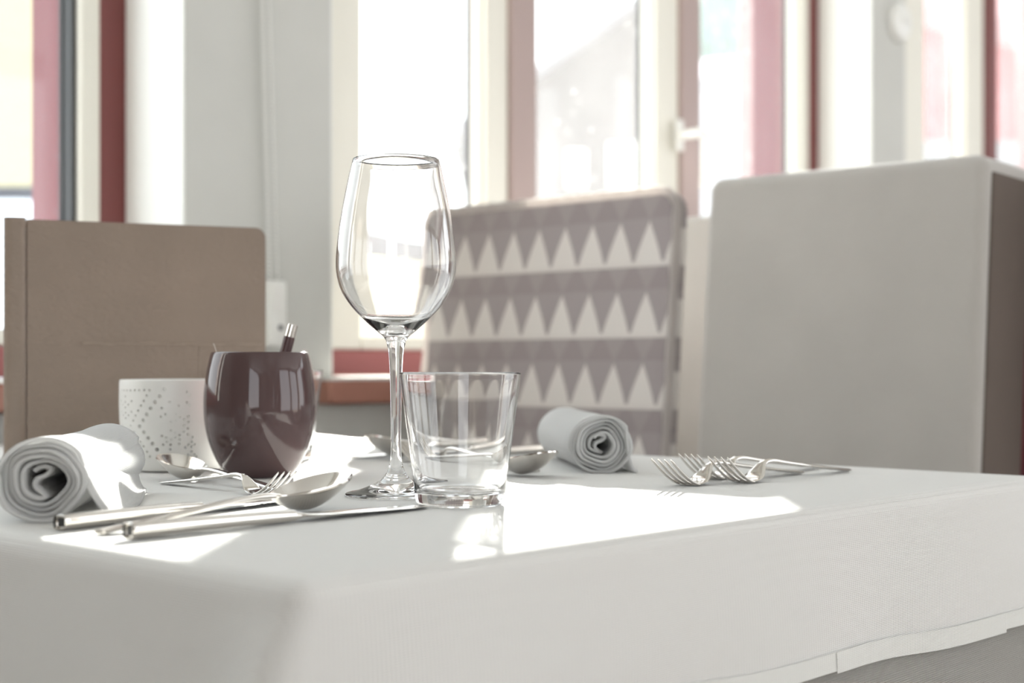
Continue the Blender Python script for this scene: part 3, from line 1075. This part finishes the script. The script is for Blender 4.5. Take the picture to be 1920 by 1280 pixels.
# pen leaning in the cup
pz = T + 0.097 + (685 - 607) * kC
tip = Vector(place(549, 1.262, pz))
bot = Vector((0.3606, 0.4998, T + 0.012)) + Vector((0.004, 0.010, 0))
dirp = (tip - bot).normalized()
Lp = (tip - bot).length
pen = thing('pen', 'brown pen with a shiny metal end sticking up out of the cup', 'pen', tuple(bot))
pen.rotation_euler = dirp.to_track_quat('Z', 'Y').to_euler()
bm = bmesh.new(); lathe(bm, [(0.0, 0.0), (0.0010, 0.0005), (0.0042, 0.016), (0.0050, 0.03), (0.0050, Lp - 0.0115), (0.0, Lp - 0.0115)], 24); obj('barrel', bm, 'pen_body', pen, True, 40)
bm = bmesh.new(); lathe(bm, [(0.0, Lp - 0.0118), (0.0046, Lp - 0.0118), (0.0046, Lp - 0.0006), (0.0040, Lp), (0.0026, Lp), (0.0024, Lp - 0.0012), (0.0, Lp - 0.0012)], 24); obj('end_tube', bm, 'steel', pen, True, 40)
th = thing('thread', 'fine pale thread standing above the left rim of the cup', 'thread', place(404, 1.2436, T))
z0 = zz(664, 1.2436) - T
bm = bmesh.new(); tube(bm, smooth_interp([(0.004, 0.0, z0 - 0.02), (0.002, 0, z0 - 0.004), (0.0002, 0.0, z0 + 0.004), (-0.0015, 0.001, z0 + 0.0095)], 4), 0.00025, 6); obj('strand', bm, 'thread', th, True)

# ------------------------------------------------------------------ perforated tealight holder
kH = 1.327 / 2666.7
tl = thing('tealight_holder', 'white porcelain tealight holder with a pattern of pierced holes', 'candle holder', (0.358, 0.624, T + 0.0006), HEAD + pi)
Rh, Hh = 0.0508, 0.0836


def hold_r(z):
    t = z / Hh
    return Rh * (0.86 + 0.14 * min(1, max(0, t / 0.62)) ** 0.6) if t < 0.62 else Rh * (1 - 0.006 * (t - 0.62))


prof = [(0.0, 0.0), (hold_r(0) - 0.004, 0.0), (hold_r(0.002) - 0.001, 0.0012)] + [(hold_r(z), z) for z in (0.004, 0.012, 0.022, 0.034, 0.046, 0.058, 0.070, 0.080)] + [(hold_r(Hh) - 0.0005, Hh - 0.0006), (hold_r(Hh) - 0.0014, Hh)]
ip = [(hold_r(Hh) - 0.0024, Hh - 0.0006)] + [(hold_r(z) - 0.0030, z) for z in (0.080, 0.070, 0.058, 0.046, 0.034, 0.022, 0.012)] + [(hold_r(0.008) - 0.006, 0.006), (0.0, 0.0055)]
bm = bmesh.new(); lathe(bm, prof + ip, 128)
hb = obj('body', bm, 'porcelain', tl, True, 40)
holes = set()


def hole(px, py, r):
    # px: across as seen from the front of the holder, -102..102 ; py: pixel row in the photograph
    s = px / 103.0
    if abs(s) > 0.985:
        return
    holes.add((round(math.asin(s), 4), round((885 - py) * kH - 0.0012, 5), r))


def snow_flake(a, cz, sc, r):
    for (da, dz) in ((0, 0), (0, 1), (0, 2), (0, -1), (0, -2), (1, .55), (1, -.55), (-1, .55), (-1, -.55), (2, 1.15), (2, -1.15), (-2, 1.15), (-2, -1.15)):
        holes.add((round(a + da * sc * 0.155, 4), round(cz + dz * sc * 0.0047, 5), r))


crop = lambda cx, cy: (200 + cx / 6.4 - 328, 690 + cy / 6.4)
R1, R2 = 0.00125, 0.00185
small = [(270, 281), (313, 283), (362, 283), (415, 282), (476, 279), (538, 278), (604, 277), (672, 277),
         (636, 340), (599, 400), (561, 458), (523, 516), (487, 573), (452, 630), (407, 696), (454, 764), (490, 819), (531, 876), (572, 930), (614, 988), (651, 1046),
         (204, 697), (278, 697), (248, 632), (249, 764), (229, 576), (231, 822), (210, 522), (218, 876), (376, 1113), (431, 1112)]
big = [(851, 265), (795, 347), (738, 415), (685, 486), (635, 556), (586, 626), (536, 695), (587, 763), (640, 830), (694, 897), (747, 964), (800, 1029), (854, 1094)]
mid = [(1090, 296), (1124, 331), (1092, 420), (1124, 452), (1112, 580), (1066, 612), (1112, 645), (1066, 688), (1112, 718), (1064, 755), (1112, 790),
       (905, 412), (822, 482), (862, 553), (808, 582), (925, 640), (978, 548), (1004, 460), (1020, 585), (975, 625), (925, 740), (970, 765), (1020, 790), (815, 805), (868, 822),
       (928, 846), (970, 820), (1018, 845), (875, 874), (828, 905), (914, 908), (1012, 896), (910, 962)]
for p_ in small:
    hole(*crop(*p_), R1)
for p_ in mid:
    hole(*crop(*p_), R1)
for p_ in big:
    hole(*crop(*p_), R2)
for p_ in ((336, 352), (336, 418), (336, 484), (336, 544), (336, 605), (256, 409), (291, 449), (383, 448), (431, 407), (260, 532), (296, 572), (380, 572), (428, 531),
           (341, 795), (343, 856), (343, 916), (347, 977), (348, 1040), (302, 827), (384, 827), (268, 863), (431, 863), (304, 948), (391, 948), (270, 985), (439, 985),
           (1156, 822), (1156, 880), (1156, 935), (1156, 990), (1156, 1046), (1156, 1098), (1121, 910), (1187, 908), (1088, 942), (1122, 1028), (1188, 1026), (1086, 1062), (1212, 1052)):
    hole(*crop(*p_), R1)
for k in range(5):                     # the pattern goes on round the back
    snow_flake(1.9 + k * 0.62, 0.056, 1.0, R1)
    snow_flake(1.9 + k * 0.62, 0.026, 1.0, R1)
cut = bmesh.new()
for (a, z, r) in holes:
    n = 10
    ux, uy = sin(a), -cos(a) * -1
    # the front of the holder is its local +y after the turn, so mirror the angle
    dv = Vector((-sin(a), cos(a), 0))
    side = Vector((cos(a), sin(a), 0))
    rings = []
    for rad in (Rh - 0.014, Rh + 0.004):
        rings.append([dv * rad + side * (r * cos(2 * pi * i / n)) + Vector((0, 0, z + r * sin(2 * pi * i / n))) for i in range(n)])
    loft(cut, rings)
bmesh.ops.recalc_face_normals(cut, faces=cut.faces)
cme = bpy.data.meshes.new('hole_cutters'); cut.to_mesh(cme); cut.free()
cob = bpy.data.objects.new('hole_cutters', cme); COL.objects.link(cob)
cob.parent = tl
md = hb.modifiers.new('holes', 'BOOLEAN'); md.operation = 'DIFFERENCE'; md.object = cob; md.solver = 'EXACT'
bpy.context.view_layer.update()
dg = bpy.context.evaluated_depsgraph_get()
nm = bpy.data.meshes.new_from_object(hb.evaluated_get(dg))
hb.modifiers.clear()
hb.data = nm
bpy.data.objects.remove(cob)
nm.set_sharp_from_angle(angle=radians(35))
ca = thing('tealight', 'small tealight candle inside the pierced holder', 'candle', (0.358, 0.624, T + 0.0064))
bm = bmesh.new(); lathe(bm, [(0.0, 0.0), (0.0185, 0.0), (0.0192, 0.001), (0.0192, 0.016), (0.0188, 0.016), (0.0186, 0.002), (0.0, 0.0018)], 32); obj('tin', bm, 'alu', ca, True, 40)
bm = bmesh.new(); lathe(bm, [(0.0, 0.002), (0.0183, 0.0022), (0.0183, 0.0135), (0.010, 0.0128), (0.0, 0.0126)], 32); obj('wax', bm, 'wax', ca, True, 40)
bm = bmesh.new(); tube(bm, [(0, 0, 0.0126), (0.0004, 0, 0.017), (0.0014, 0, 0.020)], 0.0005, 6); obj('wick', bm, 'gasket', ca, True)


# ------------------------------------------------------------------ rolled napkins
def napkin(label, x, y, ang, L, R, tail, seed, turns=4.3, r0=0.40):
    r = thing('rolled_napkin', label, 'napkin', (x, y, T + 0.0012), ang, 'rolled napkins')
    rnd = random.Random(seed)
    # cross-section in (y, z); seen from the open near end the cloth winds clockwise, its tail on the right (-y)
    pts = []
    S = [(0.006, 0.0055), (0.0035, 0.0078), (-0.001, 0.0080), (-0.0035, 0.0060), (-0.001, 0.0030), (0.0035, 0.0010), (0.0045, -0.0030), (0.001, -0.0062)]
    sc = R / 0.025
    for p in smooth_interp([(-a * sc, b * sc) for a, b in S], 4):
        pts.append(p)
    n = int(turns * 44)
    a0 = radians(-75)
    for i in range(n + 1):
        f_ = i / n
        rr = R * (r0 + (1 - r0) * f_ ** 0.85)
        a = a0 - 2 * pi * turns * f_
        wob = 1 + 0.05 * sin(3 * a + seed) * (1 - 0.6 * f_) + 0.025 * sin(5 * a + 2 * seed)
        pts.append((rr * cos(a) * wob * 1.04, rr * sin(a) * wob * 0.96))
    # leave the roll on the right-hand side and run down to the table
    ay, az = pts[-1]
    # bring the end round to the upper right
    aend = a0 - 2 * pi * turns
    while (aend % (2 * pi)) > radians(40) + 0.05 or (aend % (2 * pi)) < radians(20):
        aend -= radians(6)
        pts.append((R * 1.03 * cos(aend) * 1.04, R * 1.03 * sin(aend) * 0.96))
    ey, ez = pts[-1]
    nroll = len(pts)
    zt = -R * 0.96
    k = 14
    for i in range(1, k + 1):
        f_ = i / k
        pts.append((ey + f_ * (tail * (0.35 + 0.65 * f_)), ez + (zt - ez) * (1 - (1 - f_) ** 1.55)))
    # mirror so that the right-hand side is -y
    pts = [(-a, b) for a, b in pts]
    bm = bmesh.new()
    rows_ = []
    M_ = 22
    for j in range(M_ + 1):
        v = j / M_
        row = []
        for i, (yy, z) in enumerate(pts):
            fi = i / len(pts)
            g = 1.0 - 0.05 * sin(pi * v) + 0.015 * sin(7 * v + seed)
            px_ = L * v
            # ragged near end: inner turns lie a little farther in
            if v < 0.2:
                px_ += (0.2 - v) / 0.2 * (0.004 * sin(i * 0.11 + seed) + 0.006 * (1 - fi))
            y2, z2 = yy * g, z * g
            if i >= nroll:
                q = (i - nroll + 1) / k
                y2 = -(-yy) * (1.0) - q * tail * (0.25 * sin(pi * (v * 1.1 + 0.1)) - 0.45 * v)
                z2 = z + 0.006 * q * (1 - q) * 4 * sin(5 * v + seed) + 0.0007
                px_ += q * 0.012 * (0.5 - v)
            nz = noise.noise(Vector((px_ * 22, fi * 30, seed))) * 0.0005 * (1 if fi > 0.3 else 0.4)
            zz_ = z2 + R * 0.96 + nz
            row.append(bm.verts.new((px_, y2 + nz, max(zz_, 0.0004 + 0.00002 * (i % 5)))))
        rows_.append(row)
    for a, b in zip(rows_, rows_[1:]):
        for i in range(len(pts) - 1):
            bm.faces.new((a[i], a[i + 1], b[i + 1], b[i]))
    o = obj('roll', bm, 'napkin', r, True)
    so = o.modifiers.new('cloth', 'SOLIDIFY'); so.thickness = 0.0026; so.offset = 0.0
    # stray threads along the cut edge
    bm = bmesh.new()
    for q in range(26):
        i = rnd.randrange(len(pts) // 2, nroll)
        yy, z = pts[i]
        p0 = Vector((0.002 * rnd.random(), yy, z + R * 0.96))
        d0 = Vector((-1 + rnd.random(), rnd.uniform(-1, 1), rnd.uniform(0, 1.2))).normalized() * rnd.uniform(0.0012, 0.0032)
        tube(bm, [p0, p0 + d0 * 0.5 + Vector((0, 0, 0.0002)), p0 + d0], 0.00009, 4)
    fz = obj('frayed_threads', bm, 'napkin', r, True); fz['kind'] = 'stuff'
    return r


napkin('rolled white napkin at the left with its spiral end towards the camera', 0.0425, 0.3025, atan2(0.738, 0.6745), 0.215, 0.0255, 0.020, 1.0)
napkin('rolled white napkin beside the row of forks, in front of the patterned chair', 0.588, 0.300, atan2(0.757, 0.654), 0.215, 0.0262, 0.012, 4.2, 4.8, 0.30)

# ------------------------------------------------------------------ menu book
P0, P1, P2 = Vector((0.2916, 0.8231)), Vector((0.3101, 0.8100)), Vector((0.5287, 0.7093))
ang = atan2(P2.y - P1.y, P2.x - P1.x)
Wc = (P2 - P1).length
Hm = 0.2422
mb = thing('menu_book', 'square taupe leather menu book standing on the table behind the holder', 'menu', (P1.x, P1.y, T + 0.0006), ang)


def rounded_cover(bm, w, h, r, th):
    pts = [(0, 0), (w - r, 0)] + [(w - r + r * sin(a), r - r * cos(a)) for a in [pi / 2 * i / 6 for i in range(1, 7)]] + \
          [(w - r + r * cos(a), h - r + r * sin(a)) for a in [pi / 2 * i / 6 for i in range(0, 7)]] + [(0, h)]
    a = [bm.verts.new((x, 0, z)) for x, z in pts]
    b = [bm.verts.new((x, th, z)) for x, z in pts]
    n = len(pts)
    bm.faces.new(a); bm.faces.new(list(reversed(b)))
    es = []
    for i in range(n):
        bm.faces.new((a[i], b[i], b[(i + 1) % n], a[(i + 1) % n]))
    bmesh.ops.recalc_face_normals(bm, faces=bm.faces)
    bmesh.ops.bevel(bm, geom=[e for e in bm.edges if abs(e.verts[0].co.y - e.verts[1].co.y) < 1e-6], offset=0.0008, segments=2, affect='EDGES')


bm = bmesh.new(); rounded_cover(bm, Wc, Hm, 0.011, 0.0036); fc = obj('front_cover', bm, 'leather', mb, True, 40)
bm = bmesh.new()
n = 40
for i in range(n):
    pass
pts = []
for i in range(61):
    t = i / 60
    pts.append((0.052 + (Wc - 0.056) * t, -0.0001, 0.1185 + 0.0012 * noise.noise(Vector((t * 9, 0, 0)))))
tube(bm, pts, lambda i: 0.0012 + 0.0006 * noise.noise(Vector((i * 0.4, 3, 0))), 6); obj('raised_crease', bm, 'leather_mark', fc, True)
bm = bmesh.new(); tube(bm, [(0.171, -0.0001, 0.004 + 0.114 * i / 12) for i in range(13)], 0.0005, 6); obj('raised_crease', bm, 'leather_mark', fc, True)
# spine
sw = (P1 - P0).length
sa = atan2(P0.y - P1.y, P0.x - P1.x) - ang
bm = bmesh.new()
secs = []
for z in [0, 0.0006] + [Hm * i / 6 for i in range(1, 6)] + [Hm + 0.001, Hm + 0.0016]:
    ring = []
    for u, v in [(0.0008, 0.0010), (0.003, -0.0008), (0.006, -0.0014), (sw * 0.55, -0.0022), (sw - 0.004, -0.0010), (sw - 0.0005, 0.002), (sw, 0.006), (sw - 0.002, 0.008), (sw * 0.5, 0.004), (0.003, 0.0036)]:
        # u along the spine, v across it
        ring.append((u * cos(sa) + v * sin(sa) * -1 * -1 * (1 if sa < 0 else -1) * -1, u * sin(sa) + v * (1 if abs(sa) > 1 else 1), z))
    secs.append(ring)
loft(bm, secs); obj('spine', bm, 'leather', mb, True, 40)
# back cover, opened a little so that the book stands
bm = bmesh.new(); rounded_cover(bm, Wc, Hm, 0.011, 0.0036)
m_ = Matrix.Translation((sw * cos(sa) + 0.002, sw * sin(sa) + 0.004, 0)) @ Matrix.Rotation(radians(9), 4, 'Z')
bm.transform(m_); obj('back_cover', bm, 'leather', mb, True, 40)
bm = bmesh.new()
for k in range(3):
    b2 = bmesh.new(); add_box(b2, 0.004, Wc - 0.012, 0, 0.0006, 0.006, Hm - 0.008)
    b2.transform(Matrix.Translation((sw * cos(sa) * (0.35 + 0.2 * k) + 0.003, 0.0065 + sw * sin(sa) * (0.3 + 0.2 * k), 0)) @ Matrix.Rotation(radians(2 + 2.2 * k), 4, 'Z'))
    me_ = bpy.data.meshes.new('page'); b2.to_mesh(me_); b2.free()
    link('page', me_, 'paper', mb)
bm.free()

# sunlight is traced through the drinking glasses on to the linen
sun.cycles.is_caustics_light = True
for o in list(SC.objects):
    if o.type == 'MESH' and o.data.materials and o.data.materials[0] is M['glass']:
        o.cycles.is_caustics_caster = True
over.cycles.is_caustics_receiver = True
